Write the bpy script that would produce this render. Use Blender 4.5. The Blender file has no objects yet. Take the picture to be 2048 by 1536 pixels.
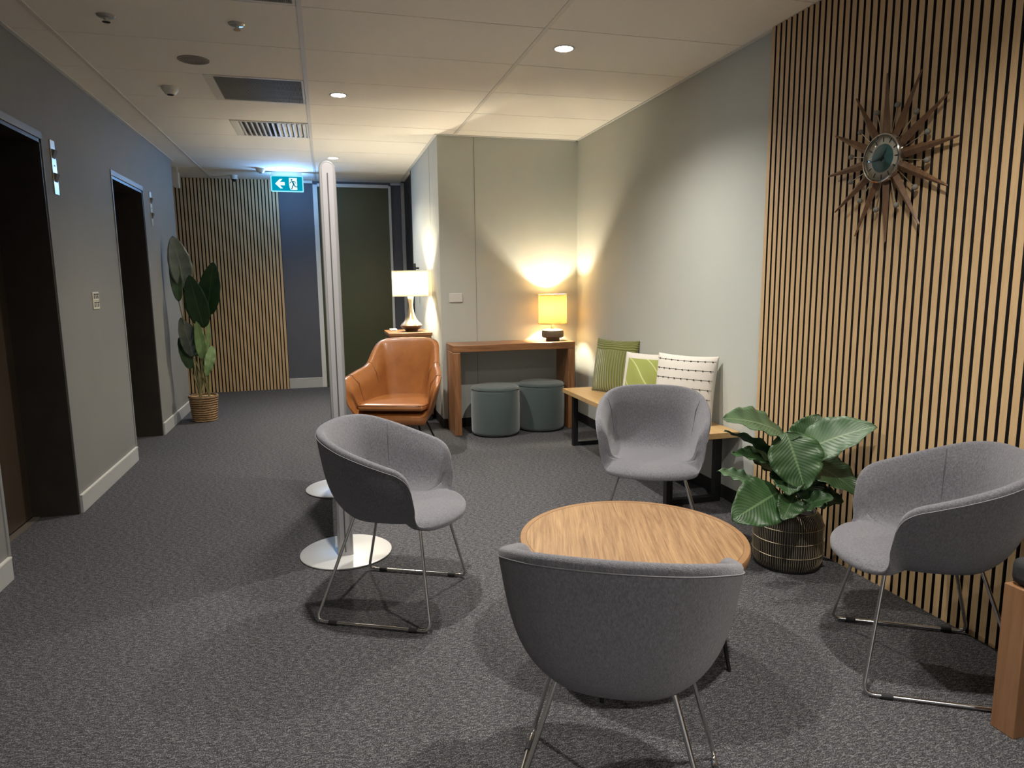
import bpy, bmesh, math, random
from mathutils import Vector, Matrix
PI = math.pi
C = bpy.context.scene.collection
scn = bpy.context.scene

# ------------------------------------------------------------------ camera
CAM_H = 1.3256
yaw, pit, rol, FPX = 0.2631, -0.1486, -0.0110, 1368.65
fw = Vector((math.sin(yaw)*math.cos(pit), math.cos(yaw)*math.cos(pit), math.sin(pit)))
r0 = Vector((math.cos(yaw), -math.sin(yaw), 0)); u0 = r0.cross(fw)
rt = r0*math.cos(rol)+u0*math.sin(rol); up = -r0*math.sin(rol)+u0*math.cos(rol)
cd = bpy.data.cameras.new('camera'); cam = bpy.data.objects.new('camera', cd); C.objects.link(cam)
cam.matrix_world = Matrix(((rt.x, up.x, -fw.x, 0), (rt.y, up.y, -fw.y, 0), (rt.z, up.z, -fw.z, CAM_H), (0, 0, 0, 1)))
cd.sensor_width = 36; cd.sensor_fit = 'HORIZONTAL'; cd.lens = FPX/2048*36; cd.clip_start = .05
scn.camera = cam
# ------------------------------------------------------------------ world, view, key light numbers
w = bpy.data.worlds.new('world'); scn.world = w; w.use_nodes = True
w.node_tree.nodes['Background'].inputs[0].default_value = (.9, .95, 1, 1)
w.node_tree.nodes['Background'].inputs[1].default_value = 0.12
vs = scn.view_settings
scn.display_settings.display_device = 'sRGB'
vs.view_transform = 'Standard'; vs.look = 'None'; vs.gamma = 1; vs.use_curve_mapping = False
EXPO = 1.93; vs.exposure = EXPO
scn.cycles.diffuse_bounces = 8
SPOT_W = 58.0            # each ceiling downlight
SPOT_COL = (1.0, .95, .87)
DOWNLIGHTS = [(1.333, 3.774), (.154, 5.011), (.146, 7.449), (.154, 2.60), (1.333, 1.37), (.154, -1.0), (1.333, -1.03)]

# ------------------------------------------------------------------ room numbers
CZ = 2.589; XL = -1.455; XR = 2.290; XA = .997; YE = 6.112; YB = 9.12; YF = -2.6; YLE = 7.90
# ------------------------------------------------------------------ materials
MATS = {}
def N(nt, t, **kw):
    n = nt.nodes.new(t)
    for k, v in kw.items():
        if k in n.inputs.keys(): n.inputs[k].default_value = v
        else: setattr(n, k, v)
    return n
def mat(name, col, rough=.6, metal=0, spec=.5, noise=None, bump=None, emit=None, sheen=0, coat=0, trans=0):
    """noise=(scale, amount[, stretch xyz]) varies the colour; bump=(scale, strength)"""
    if name in MATS: return MATS[name]
    m = bpy.data.materials.new(name); m.use_nodes = True; nt = m.node_tree; b = nt.nodes['Principled BSDF']
    b.inputs['Base Color'].default_value = (*col, 1); b.inputs['Roughness'].default_value = rough
    b.inputs['Metallic'].default_value = metal; b.inputs['Specular IOR Level'].default_value = spec
    if sheen: b.inputs['Sheen Weight'].default_value = sheen; b.inputs['Sheen Roughness'].default_value = .5
    if coat: b.inputs['Coat Weight'].default_value = coat; b.inputs['Coat Roughness'].default_value = .15
    tc = N(nt, 'ShaderNodeTexCoord')
    if noise:
        mp = N(nt, 'ShaderNodeMapping'); mp.inputs['Scale'].default_value = noise[2] if len(noise) > 2 else (1, 1, 1)
        nt.links.new(tc.outputs['Object'], mp.inputs[0])
        nz = N(nt, 'ShaderNodeTexNoise', Scale=noise[0], Detail=6.0, Roughness=.6); nt.links.new(mp.outputs[0], nz.inputs['Vector'])
        cr = N(nt, 'ShaderNodeValToRGB'); a = noise[1]
        cr.color_ramp.elements[0].position = .3; cr.color_ramp.elements[1].position = .7
        cr.color_ramp.elements[0].color = (*[max(0, c*(1-a)) for c in col], 1); cr.color_ramp.elements[1].color = (*[min(1, c*(1+a)) for c in col], 1)
        nt.links.new(nz.outputs['Fac'], cr.inputs[0]); nt.links.new(cr.outputs[0], b.inputs['Base Color'])
    if bump:
        nb = N(nt, 'ShaderNodeTexNoise', Scale=bump[0], Detail=4.0); nt.links.new(tc.outputs['Object'], nb.inputs['Vector'])
        bp = N(nt, 'ShaderNodeBump', Strength=bump[1], Distance=.01); nt.links.new(nb.outputs['Fac'], bp.inputs['Height'])
        nt.links.new(bp.outputs[0], b.inputs['Normal'])
    if emit:
        b.inputs['Emission Color'].default_value = (*emit[0], 1); b.inputs['Emission Strength'].default_value = emit[1]
    MATS[name] = m; return m

def wood(name, light, dark, axis='Z', scale=1.0, rough=.5, coat=.0, fine=1.0, la=1.0):
    if name in MATS: return MATS[name]
    m = bpy.data.materials.new(name); m.use_nodes = True; nt = m.node_tree; b = nt.nodes['Principled BSDF']
    tc = N(nt, 'ShaderNodeTexCoord'); mp = N(nt, 'ShaderNodeMapping')
    s = {'X': (.9, 9, 9), 'Y': (9, .9, 9), 'Z': (9, 9, .9)}[axis]; s = [q*la if q < 1 else q for q in s]; mp.inputs['Scale'].default_value = [q*scale for q in s]
    nt.links.new(tc.outputs['Object'], mp.inputs[0])
    n1 = N(nt, 'ShaderNodeTexNoise', Scale=1.6, Detail=5.0, Roughness=.6, Distortion=1.3); nt.links.new(mp.outputs[0], n1.inputs['Vector'])
    mp2 = N(nt, 'ShaderNodeMapping'); mp2.inputs['Scale'].default_value = [q*scale*9*fine if q > 1 else q*scale*4 for q in s]
    nt.links.new(tc.outputs['Object'], mp2.inputs[0])
    n2 = N(nt, 'ShaderNodeTexNoise', Scale=1.0, Detail=4.0, Roughness=.7); nt.links.new(mp2.outputs[0], n2.inputs['Vector'])
    mx = N(nt, 'ShaderNodeMath', operation='MULTIPLY_ADD'); mx.inputs[1].default_value = .55
    m3 = N(nt, 'ShaderNodeMath', operation='MULTIPLY'); m3.inputs[1].default_value = .45; nt.links.new(n2.outputs['Fac'], m3.inputs[0])
    nt.links.new(n1.outputs['Fac'], mx.inputs[0]); nt.links.new(m3.outputs[0], mx.inputs[2])
    cr = N(nt, 'ShaderNodeValToRGB'); cr.color_ramp.elements[0].position = .38; cr.color_ramp.elements[1].position = .62
    cr.color_ramp.elements[0].color = (*dark, 1); cr.color_ramp.elements[1].color = (*light, 1)
    nt.links.new(mx.outputs[0], cr.inputs[0]); nt.links.new(cr.outputs[0], b.inputs['Base Color'])
    b.inputs['Roughness'].default_value = rough
    if coat: b.inputs['Coat Weight'].default_value = coat; b.inputs['Coat Roughness'].default_value = .25
    bp = N(nt, 'ShaderNodeBump', Strength=.12, Distance=.004); nt.links.new(mx.outputs[0], bp.inputs['Height']); nt.links.new(bp.outputs[0], b.inputs['Normal'])
    MATS[name] = m; return m

def leafmat(name, c1, c2, vein, nv=16, rough=.42, vw=.12):
    """leaf with side veins running out from the midrib; u across (0..1), v along"""
    if name in MATS: return MATS[name]
    m = bpy.data.materials.new(name); m.use_nodes = True; nt = m.node_tree; b = nt.nodes['Principled BSDF']
    uv = N(nt, 'ShaderNodeTexCoord'); sp = N(nt, 'ShaderNodeSeparateXYZ'); nt.links.new(uv.outputs['UV'], sp.inputs[0])
    def M(op, a, bb=None, c=None):
        n = N(nt, 'ShaderNodeMath', operation=op)
        for i, q in enumerate((a, bb, c)):
            if q is None: continue
            if isinstance(q, (int, float)): n.inputs[i].default_value = q
            else: nt.links.new(q, n.inputs[i])
        return n.outputs[0]
    au = M('ABSOLUTE', M('SUBTRACT', sp.outputs['X'], .5))
    ph = M('MULTIPLY', M('SUBTRACT', sp.outputs['Y'], M('MULTIPLY', au, .55)), float(nv))
    fr = M('ABSOLUTE', M('SUBTRACT', M('FRACT', ph), .5))
    side = M('LESS_THAN', fr, vw*.7); mid = M('LESS_THAN', au, .022)
    v = M('MAXIMUM', M('MULTIPLY', side, .35), M('MULTIPLY', mid, .85))
    nz = N(nt, 'ShaderNodeTexNoise', Scale=9.0, Detail=4.0); nt.links.new(uv.outputs['Object'], nz.inputs['Vector'])
    cr = N(nt, 'ShaderNodeValToRGB'); cr.color_ramp.elements[0].color = (*c1, 1); cr.color_ramp.elements[1].color = (*c2, 1)
    cr.color_ramp.elements[0].position = .35; cr.color_ramp.elements[1].position = .68
    nt.links.new(nz.outputs['Fac'], cr.inputs[0])
    mix = N(nt, 'ShaderNodeMix', data_type='RGBA'); nt.links.new(v, mix.inputs[0]); nt.links.new(cr.outputs[0], mix.inputs[6]); mix.inputs[7].default_value = (*vein, 1)
    nt.links.new(mix.outputs[2], b.inputs['Base Color']); b.inputs['Roughness'].default_value = rough
    bp = N(nt, 'ShaderNodeBump', Strength=.35, Distance=.004); nt.links.new(fr, bp.inputs['Height']); nt.links.new(bp.outputs[0], b.inputs['Normal'])
    MATS[name] = m; return m

def carpet():
    m = bpy.data.materials.new('carpet_charcoal'); m.use_nodes = True; nt = m.node_tree; b = nt.nodes['Principled BSDF']
    tc = N(nt, 'ShaderNodeTexCoord')
    mp = N(nt, 'ShaderNodeMapping'); mp.inputs['Rotation'].default_value = (0, 0, .9); mp.inputs['Scale'].default_value = (1, 3.2, 1)
    nt.links.new(tc.outputs['Object'], mp.inputs[0])
    n1 = N(nt, 'ShaderNodeTexNoise', Scale=46.0, Detail=6.0, Roughness=.8); nt.links.new(mp.outputs[0], n1.inputs['Vector'])
    n2 = N(nt, 'ShaderNodeTexNoise', Scale=260.0, Detail=2.0); nt.links.new(tc.outputs['Object'], n2.inputs['Vector'])
    ad = N(nt, 'ShaderNodeMath', operation='MULTIPLY_ADD'); ad.inputs[1].default_value = .45; nt.links.new(n2.outputs['Fac'], ad.inputs[0])
    m2 = N(nt, 'ShaderNodeMath', operation='MULTIPLY'); m2.inputs[1].default_value = .55; nt.links.new(n1.outputs['Fac'], m2.inputs[0]); nt.links.new(m2.outputs[0], ad.inputs[2])
    cr = N(nt, 'ShaderNodeValToRGB'); e = cr.color_ramp.elements
    e[0].position = .40; e[0].color = (.019, .0185, .0205, 1); e[1].position = .63; e[1].color = (.235, .23, .235, 1)
    q = e.new(.50); q.color = (.051, .050, .054, 1)
    nt.links.new(ad.outputs[0], cr.inputs[0]); nt.links.new(cr.outputs[0], b.inputs['Base Color'])
    b.inputs['Roughness'].default_value = .95; b.inputs['Specular IOR Level'].default_value = .15
    bp = N(nt, 'ShaderNodeBump', Strength=.7, Distance=.006); nt.links.new(ad.outputs[0], bp.inputs['Height']); nt.links.new(bp.outputs[0], b.inputs['Normal'])
    return m

def shade_mat(name, col, trans):
    """lampshade cloth: light inside shows through"""
    m = bpy.data.materials.new(name); m.use_nodes = True; nt = m.node_tree
    nt.nodes.remove(nt.nodes['Principled BSDF'])
    tc = N(nt, 'ShaderNodeTexCoord'); mp = N(nt, 'ShaderNodeMapping'); mp.inputs['Scale'].default_value = (1, 1, 2.4); nt.links.new(tc.outputs['Object'], mp.inputs[0])
    nz = N(nt, 'ShaderNodeTexNoise', Scale=70.0, Detail=3.0); nt.links.new(mp.outputs[0], nz.inputs['Vector'])
    cr = N(nt, 'ShaderNodeValToRGB'); cr.color_ramp.elements[0].position = .3; cr.color_ramp.elements[1].position = .65
    cr.color_ramp.elements[0].color = (*[c*.80 for c in col], 1); cr.color_ramp.elements[1].color = (*col, 1); nt.links.new(nz.outputs['Fac'], cr.inputs[0])
    d = N(nt, 'ShaderNodeBsdfDiffuse'); t = N(nt, 'ShaderNodeBsdfTranslucent'); nt.links.new(cr.outputs[0], d.inputs[0]); nt.links.new(cr.outputs[0], t.inputs[0])
    mx = N(nt, 'ShaderNodeMixShader'); mx.inputs[0].default_value = trans; nt.links.new(d.outputs[0], mx.inputs[1]); nt.links.new(t.outputs[0], mx.inputs[2])
    nt.links.new(mx.outputs[0], nt.nodes['Material Output'].inputs[0]); MATS[name] = m; return m

def emis(name, col, s):
    if name in MATS: return MATS[name]
    m = bpy.data.materials.new(name); m.use_nodes = True; nt = m.node_tree; nt.nodes.remove(nt.nodes['Principled BSDF'])
    e = N(nt, 'ShaderNodeEmission', Strength=s); e.inputs[0].default_value = (*col, 1); nt.links.new(e.outputs[0], nt.nodes['Material Output'].inputs[0])
    MATS[name] = m; return m

M_CARPET = carpet()
M_CEIL = mat('ceiling_tile_white', (.84, .81, .745), .9, noise=(180, .05), bump=(320, .12), spec=.2)
M_TBAR = mat('ceiling_bar_white', (.66, .64, .59), .5)
M_WALLR = mat('wall_paint_pale_grey', (.455, .472, .435), .75, noise=(3, .015), bump=(220, .06), spec=.3)
M_WALLL = mat('wall_paint_mid_grey', (.215, .209, .195), .7, noise=(3, .03), bump=(220, .05), spec=.3)
M_WALLD = mat('wall_paint_slate', (.090, .092, .106), .7, noise=(4, .04), bump=(220, .05), spec=.3)
M_SKIRT = mat('skirting_pale', (.40, .40, .385), .5)
M_SKIRTL = mat('skirting_bead', (.62, .60, .55), .4)
M_SKIRTB = mat('skirting_black', (.012, .012, .013), .6)
M_TRIMW = mat('trim_white', (.60, .60, .57), .45)
M_BRONZE = mat('lift_bronze', (.040, .032, .026), .42, metal=.3, noise=(6, .15))
M_LIFTD = mat('lift_door_bronze', (.085, .062, .042), .38, metal=.5, noise=(5, .12, (1, 1, .1)))
M_OLIVE = mat('door_olive', (.052, .058, .026), .38, noise=(3, .05), spec=.5)
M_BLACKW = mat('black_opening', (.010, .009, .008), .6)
M_SLAT = wood('slat_oak', (.56, .385, .205), (.47, .315, .160), 'Z', 2.0, .55)
M_SLATF = mat('slat_felt_black', (.008, .007, .009), .95)
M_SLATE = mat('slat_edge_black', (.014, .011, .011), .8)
M_CHROME = mat('chrome', (.62, .61, .60), .14, metal=1)
M_FAB = mat('fabric_grey', (.125, .123, .139), .9, noise=(190, .32, (1, 1, .6)), bump=(420, .45), sheen=.30, spec=.2)
M_SEAM = mat('fabric_seam', (.075, .074, .084), .9)
M_SEAML = mat('fabric_seam_pale', (.20, .198, .21), .9)
M_RUB = mat('black_rubber', (.012, .012, .013), .7)
M_TOP = wood('table_oak', (.315, .192, .088), (.150, .074, .028), 'Y', 3.0, .42, .12, 1.0, .55)
M_TOPR = wood('table_rim_oak', (.25, .135, .058), (.205, .105, .042), 'X', .6, .40, .2)
M_GROOVE = mat('table_groove', (.13, .065, .022), .6)
M_BLKM = mat('black_steel', (.012, .012, .013), .45, metal=.3)
M_ALU = mat('aluminium_silver', (.40, .39, .395), .40, metal=.6)
M_ALUD = mat('aluminium_groove', (.12, .12, .125), .5, metal=.5)
M_ALUB = mat('base_silver', (.60, .60, .585), .42, metal=.35)
M_LEATH = mat('leather_tan', (.28, .105, .030), .33, noise=(11, .13), bump=(240, .10), coat=.25)
M_LEATHD = mat('leather_seam', (.10, .035, .010), .6)
M_TIMB = wood('timber_brown', (.34, .155, .062), (.15, .062, .024), 'X', 1.0, .38, .25)
M_TIMBZ = wood('timber_brown_upright', (.34, .155, .062), (.15, .062, .024), 'Z', 1.0, .38, .25)
M_POUF = mat('velvet_teal', (.042, .062, .060), .85, noise=(260, .18), bump=(380, .2), sheen=.5)
M_BENCH = wood('bench_oak', (.48, .315, .145), (.40, .25, .105), 'Y', .8, .45, .1)
M_SOFAW = wood('seat_timber', (.27, .140, .068), (.20, .095, .042), 'Z', .9, .5, .1)

# ------------------------------------------------------------------ mesh helpers
def box(bm, x0, x1, y0, y1, z0, z1):
    v = [bm.verts.new(p) for p in ((x0,y0,z0),(x1,y0,z0),(x1,y1,z0),(x0,y1,z0),(x0,y0,z1),(x1,y0,z1),(x1,y1,z1),(x0,y1,z1))]
    for f in ((0,3,2,1),(4,5,6,7),(0,1,5,4),(1,2,6,5),(2,3,7,6),(3,0,4,7)): bm.faces.new([v[i] for i in f])
    return bm
def BX(*a): return box(bmesh.new(), *a)
def lathe(bm, prof, segs=48, cx=0, cy=0, close=False):
    rings = []
    for r, z in prof:
        if r < 1e-5: rings.append([bm.verts.new((cx, cy, z))])
        else: rings.append([bm.verts.new((cx+r*math.cos(2*PI*i/segs), cy+r*math.sin(2*PI*i/segs), z)) for i in range(segs)])
    pairs = list(zip(rings, rings[1:]))
    if close: pairs.append((rings[-1], rings[0]))
    for a, b in pairs:
        for i in range(segs):
            j = (i+1) % segs
            if len(a) == 1 and len(b) == 1: continue
            if len(a) == 1: bm.faces.new((a[0], b[j], b[i]))
            elif len(b) == 1: bm.faces.new((a[i], a[j], b[0]))
            else: bm.faces.new((a[i], a[j], b[j], b[i]))
    return bm
def LA(prof, segs=48, cx=0, cy=0, close=False): return lathe(bmesh.new(), prof, segs, cx, cy, close)
def tube(bm, pts, r, segs=8, closed=False, r1=None):
    pts = [Vector(p) for p in pts]; n = len(pts); rings = []
    ref = None
    for i, p in enumerate(pts):
        if closed: d = pts[(i+1) % n]-pts[i-1]
        else: d = pts[min(i+1, n-1)]-pts[max(i-1, 0)]
        d = d.normalized()
        if ref is None:
            ref = Vector((0, 0, 1)) if abs(d.z) < .9 else Vector((1, 0, 0))
        a = (ref-d*ref.dot(d)).normalized(); b = d.cross(a); ref = a
        rr = r if r1 is None else r+(r1-r)*i/(n-1)
        rings.append([bm.verts.new(p+a*rr*math.cos(2*PI*k/segs)+b*rr*math.sin(2*PI*k/segs)) for k in range(segs)])
    for i in range(n if closed else n-1):
        A, B = rings[i], rings[(i+1) % n]
        for k in range(segs):
            l = (k+1) % segs; bm.faces.new((A[k], A[l], B[l], B[k]))
    if not closed:
        bm.faces.new(rings[0][::-1]); bm.faces.new(rings[-1])
    return bm
def TU(pts, r, segs=8, closed=False, r1=None): return tube(bmesh.new(), pts, r, segs, closed, r1)
def prism(bm, pts, a, b, axis='Y'):
    """polygon of (u,v) extruded from a to b along axis: Y -> (x,z), X -> (y,z), Z -> (x,y)"""
    f = {'Y': lambda u, v, t: (u, t, v), 'X': lambda u, v, t: (t, u, v), 'Z': lambda u, v, t: (u, v, t)}[axis]
    A = [bm.verts.new(f(u, v, a)) for u, v in pts]; B = [bm.verts.new(f(u, v, b)) for u, v in pts]
    bm.faces.new(A); bm.faces.new(B[::-1])
    for i in range(len(pts)):
        j = (i+1) % len(pts); bm.faces.new((A[i], B[i], B[j], A[j]))
    return bm
def PR(*a): return prism(bmesh.new(), *a)
def ball(bm, c, r, u=12, v=8):
    bmesh.ops.create_uvsphere(bm, u_segments=u, v_segments=v, radius=r, matrix=Matrix.Translation(c)); return bm
def fillet(pts, rad, n=6):
    """round the inner corners of a 3-D polyline"""
    P = [Vector(p) for p in pts]; out = [P[0]]
    for i in range(1, len(P)-1):
        a, b, c = P[i-1], P[i], P[i+1]; d1 = (a-b).normalized(); d2 = (c-b).normalized()
        s, e = b+d1*rad, b+d2*rad
        for k in range(n+1):
            t = k/n; out.append(s*(1-t)**2+b*2*t*(1-t)+e*t*t)
    out.append(P[-1]); return out
def cr_closed(P, n):
    """n samples of a closed Catmull-Rom curve through the points P"""
    P = [Vector(p) for p in P]; m = len(P); out = []
    for i in range(n):
        u = i/n*m; k = int(u); t = u-k; a, b, c, d = (P[(k+j) % m] for j in (-1, 0, 1, 2))
        out.append(.5*((2*b)+(c-a)*t+(2*a-5*b+4*c-d)*t*t+(3*b-a-3*c+d)*t**3))
    return out
def obj(name, bm, m, parent=None, smooth=False, bevel=0, seg=2, sub=0, loc=None, label=None, angle=40):
    bmesh.ops.recalc_face_normals(bm, faces=bm.faces)
    me = bpy.data.meshes.new(name); bm.to_mesh(me); bm.free()
    if m: me.materials.append(m)
    o = bpy.data.objects.new(name, me); C.objects.link(o)
    if parent: o.parent = parent
    if loc: o.location = loc
    if smooth:
        for p in me.polygons: p.use_smooth = True
        if smooth != 'full':
            try: me.set_sharp_from_angle(angle=math.radians(angle))
            except Exception: pass
    if bevel:
        b = o.modifiers.new('bevel', 'BEVEL'); b.width = bevel; b.segments = seg; b.limit_method = 'ANGLE'; b.angle_limit = math.radians(40)
    if sub:
        s = o.modifiers.new('sub', 'SUBSURF'); s.levels = s.render_levels = sub
    if label: o['label'] = label
    return o
def thing(name, label, cat, loc=(0, 0, 0), rotz=0, group=None):
    o = bpy.data.objects.new(name, None); C.objects.link(o); o.empty_display_size = .1
    o.location = loc; o.rotation_euler = (0, 0, rotz); o['label'] = label; o['category'] = cat
    if group: o['group'] = group
    return o
def tag(o, label, cat, group=None):
    o['label'] = label; o['category'] = cat
    if group: o['group'] = group
    return o
def struct(name, bm, m, parent=None, **k):
    o = obj(name, bm, m, parent, **k)
    if not parent: o['kind'] = 'structure'
    return o
def dup(root, loc, rotz, label, group=None):
    r = root.copy(); C.objects.link(r); r.location = loc; r.rotation_euler = (0, 0, rotz); r['label'] = label
    if group: r['group'] = group
    for ch in list(root.children):
        c = ch.copy(); C.objects.link(c); c.parent = r
        for g in ch.children:
            d = g.copy(); C.objects.link(d); d.parent = c
    return r
def lamp_data(name, kind, energy, col, **k):
    l = bpy.data.lights.new(name, kind); l.energy = energy; l.color = col
    for a, b in k.items(): setattr(l, a, b)
    return l

# ================================================================== ROOM SHELL
struct('floor', BX(-3.4, 3.2, YF-.1, YB+.3, -.10, 0), M_CARPET)
# ceiling: slab plus lay-in tiles
bm = BX(-3.4, 3.2, YF-.1, YB+.3, CZ+.02, CZ+.12)
xs = [-3.40, -1.2514-1.2, -1.2514, -.0514, 1.1486, 2.3486]; xs[0] = -3.40
row0 = -.0914
ys = [row0+.6*k for k in range(-5, 17)]
HOLES = [(-.60, -.08, 4.74, 5.29), (-.60, -.08, 5.96, 6.48), (-.60, -.08, 2.94, 3.48)]
for xa, xb in zip(xs, xs[1:]):
    for ya, yb in zip(ys, ys[1:]):
        if yb < YF or ya > YB: continue
        a, b, c, d = xa+.010, xb-.010, ya+.0038, yb-.0038
        hit = [h for h in HOLES if h[0] < b and h[1] > a and h[2] < d and h[3] > c]
        if hit:
            h = hit[0]
            box(bm, a, h[0]-.055, c, d, CZ, CZ+.021)
        else: box(bm, a, b, c, d, CZ, CZ+.021)
struct('ceiling', bm, M_CEIL)
bm = bmesh.new()
for x in xs[1:5]: box(bm, x-.012, x+.012, YF, YB, CZ-.003, CZ+.016)
for y in ys:
    if YF < y < YB: box(bm, -1.45 if y < YLE else -2.4, XR, y-.0035, y+.0035, CZ+.007, CZ+.018)
struct('trim_1', bm, M_TBAR)
# perimeter angle trims
bm = bmesh.new()
box(bm, XL, XL+.022, YF, YLE, CZ-.006, CZ-.001); box(bm, XA, XR, YE-.022, YE, CZ-.006, CZ-.001)
box(bm, XA-.022, XA, YE-.02, YB, CZ-.006, CZ-.001); box(bm, XR-.02, XR, 3.24, YE, CZ-.006, CZ-.001)
struct('trim_2', bm, M_TRIMW)

# left wall with two lift openings
DY = [(3.495, 4.42), (5.71, 6.60)]; DZ = 2.12; REC = .235
bm = bmesh.new()
segs = [YF, DY[0][0], DY[0][1], DY[1][0], DY[1][1], YLE]
for i in (0, 2, 4): box(bm, XL-.24, XL, segs[i], segs[i+1], 0, CZ)
for a, b in DY: box(bm, XL-.24, XL, a, b, DZ, CZ)
box(bm, -3.4, XL-.24, YLE-.15, YLE, 0, CZ)
struct('wall_left', bm, M_WALLL)
for k, (a, b) in enumerate(DY):
    # bronze jamb lining
    bm = bmesh.new()
    box(bm, XL-.26, XL-.002, a-.001, a+.02, 0, DZ); box(bm, XL-.26, XL-.002, b-.02, b+.001, 0, DZ); box(bm, XL-.26, XL-.002, a, b, DZ-.02, DZ+.001)
    struct('trim_%d' % (3+k), bm, M_BRONZE)
    bm = bmesh.new()                                      # pale edge bead round the opening
    box(bm, XL-.002, XL+.006, a-.022, b+.004, DZ, DZ+.040); box(bm, XL-.002, XL+.006, a-.022, a+.001, 0, DZ); box(bm, XL-.002, XL+.003, b-.001, b+.006, 0, DZ)
    struct('trim_%d' % (5+k), bm, mat('architrave_grey', (.22, .22, .215), .5), bevel=.002)
    d = struct('door_%d' % (1+k), BX(XL-.285, XL-.262, a-.05, b+.05, .004, DZ+.02), M_BRONZE)
    c = (a+b)/2
    obj('lift_door_leaf', BX(XL-.262, XL-.240, a+.02, c-.002, .012, DZ-.02), M_LIFTD, d, bevel=.002)
    obj('lift_door_leaf', BX(XL-.262, XL-.240, c+.002, b-.02, .012, DZ-.02), M_LIFTD, d, bevel=.002)
    obj('sill', BX(XL-.240, XL-.205, a+.02, b-.02, 0, .006), mat('sill_metal', (.45, .40, .33), .35, metal=.8), d)
# left skirting in three runs
def skirting(name, ya, yb):
    o = struct(name, BX(XL, XL+.014, ya, yb, 0, .098), M_SKIRT, bevel=.001)
    obj('bead', BX(XL, XL+.016, ya, yb, .100, .108), M_SKIRTL, o)
for k, (ya, yb) in enumerate([(YF, DY[0][0]-.022), (DY[0][1]+.006, DY[1][0]-.022), (DY[1][1]+.006, YLE)]):
    skirting('baseboard_left' if k == 0 else 'baseboard_left_%d' % (k+1), ya, yb)

# right side walls
struct('wall_right', BX(XR, XR+.15, YF, YE+.15, 0, CZ), M_WALLR)
struct('wall_end', BX(XA, XR, YE, YE+.15, 0, CZ), M_WALLR)
struct('wall_side', BX(XA, XA+.15, YE+.15, 7.98, 0, CZ), M_WALLR)
# joint lines on the flush panels
bm = BX(1.3195, 1.3235, YE-.0012, YE+.001, .09, CZ-.01); box(bm, XA-.0012, XA+.001, 6.60, 6.604, .09, CZ-.01)
struct('trim_7', bm, mat('panel_joint', (.20, .20, .18), .8))
# black recessed skirtings
bm = BX(XA+.0, XR, YE-.004, YE, 0, .085); box(bm, XA-.004, XA, YE-.004, 7.98, 0, .085)
struct('baseboard_end', bm, M_SKIRTB)
struct('baseboard_right', BX(XR-.004, XR, 3.24, YE-.004, 0, .085), M_SKIRTB)
# dark doorway past the side wall
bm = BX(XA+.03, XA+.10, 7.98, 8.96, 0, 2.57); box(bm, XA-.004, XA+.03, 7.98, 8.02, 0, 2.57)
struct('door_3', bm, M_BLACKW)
struct('trim_8', BX(XA-.01, XA+.15, 8.955, 8.985, 0, 2.57), mat('frame_grey', (.30, .30, .29), .5), bevel=.002)
struct('wall_side_2', BX(XA, XA+.15, 8.985, YB, 0, CZ), M_WALLD)
# back wall
bm = BX(-3.4, -.085, YB, YB+.15, 0, CZ); box(bm, .875, XA+.2, YB, YB+.15, 0, CZ); box(bm, -.085, .875, YB, YB+.15, 2.545, CZ)
struct('wall_back', bm, M_WALLD)
struct('wall_far_left', BX(-3.5, -3.4, YLE-.2, YB+.2, 0, CZ), M_WALLL)
d = struct('door_4', BX(-.03, .845, YB+.012, YB+.05, .006, 2.52), M_OLIVE, bevel=.002)
h = obj('door_handle', BX(.018, .052, YB+.004, YB+.014, .96, 1.10), mat('handle_black', (.02, .02, .02), .4, metal=.6), d, bevel=.004)
bm = TU([(.035, YB+.004, 1.03), (.035, YB-.045, 1.03), (.035, YB-.052, 1.03), (.14, YB-.052, 1.03)], .009)
obj('lever', bm, mat('handle_black', (.02, .02, .02), .4), h, smooth=True)
bm = BX(-.085, -.03, YB-.016, YB+.05, 0, 2.545); box(bm, .845, .875, YB-.016, YB+.05, 0, 2.545); box(bm, -.03, .845, YB-.016, YB+.05, 2.52, 2.56)
struct('trim_9', bm, M_TRIMW, bevel=.002)
bm = BX(-.49, -.085, YB-.02, YB, CZ-.03, CZ-.002); box(bm, .875, XA, YB-.02, YB, CZ-.03, CZ-.002)
struct('trim_10', bm, M_TRIMW)
o = struct('baseboard_back', BX(-.49, -.085, YB-.014, YB, 0, .118), M_SKIRT, bevel=.001)
obj('bead', BX(-.49, -.085, YB-.016, YB, .120, .128), M_SKIRTL, o)

# slatted timber wall panels: felt backing and vertical slats
def slat_panel(label, axis, a, b, front, wall, pitch=.040, wid=.0264, z1=CZ-.002):
    t = thing('slat_wall_panel', label, 'wall panel', ((front, (a+b)/2, 0) if axis == 'Y' else ((a+b)/2, front, 0)), 0, 'slatted timber wall panels')
    ox, oy = t.location.x, t.location.y
    fl = bmesh.new(); sl = bmesh.new()
    s = 1 if wall > front else -1
    if axis == 'Y': box(fl, front+.021-ox, wall-ox, a-oy, b-oy, 0, z1)
    else: box(fl, a-ox, b-ox, front+.021-oy, wall-oy, 0, z1)
    n = int((b-a)/pitch)
    for k in range(n+1):
        p = b-.004-k*pitch
        q = max(p-wid, a)
        if q >= p: continue
        if axis == 'Y': box(sl, front-ox, front+.021-ox, q-oy, p-oy, .001, z1)
        else: box(sl, q-ox, p-ox, front-oy, front+.021-oy, .001, z1)
    obj('felt_backing', fl, M_SLATF, t); so = obj('slats', sl, M_SLAT, t)
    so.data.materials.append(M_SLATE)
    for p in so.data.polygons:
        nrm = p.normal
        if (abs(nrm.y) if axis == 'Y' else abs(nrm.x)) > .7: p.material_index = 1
    return t
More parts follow.
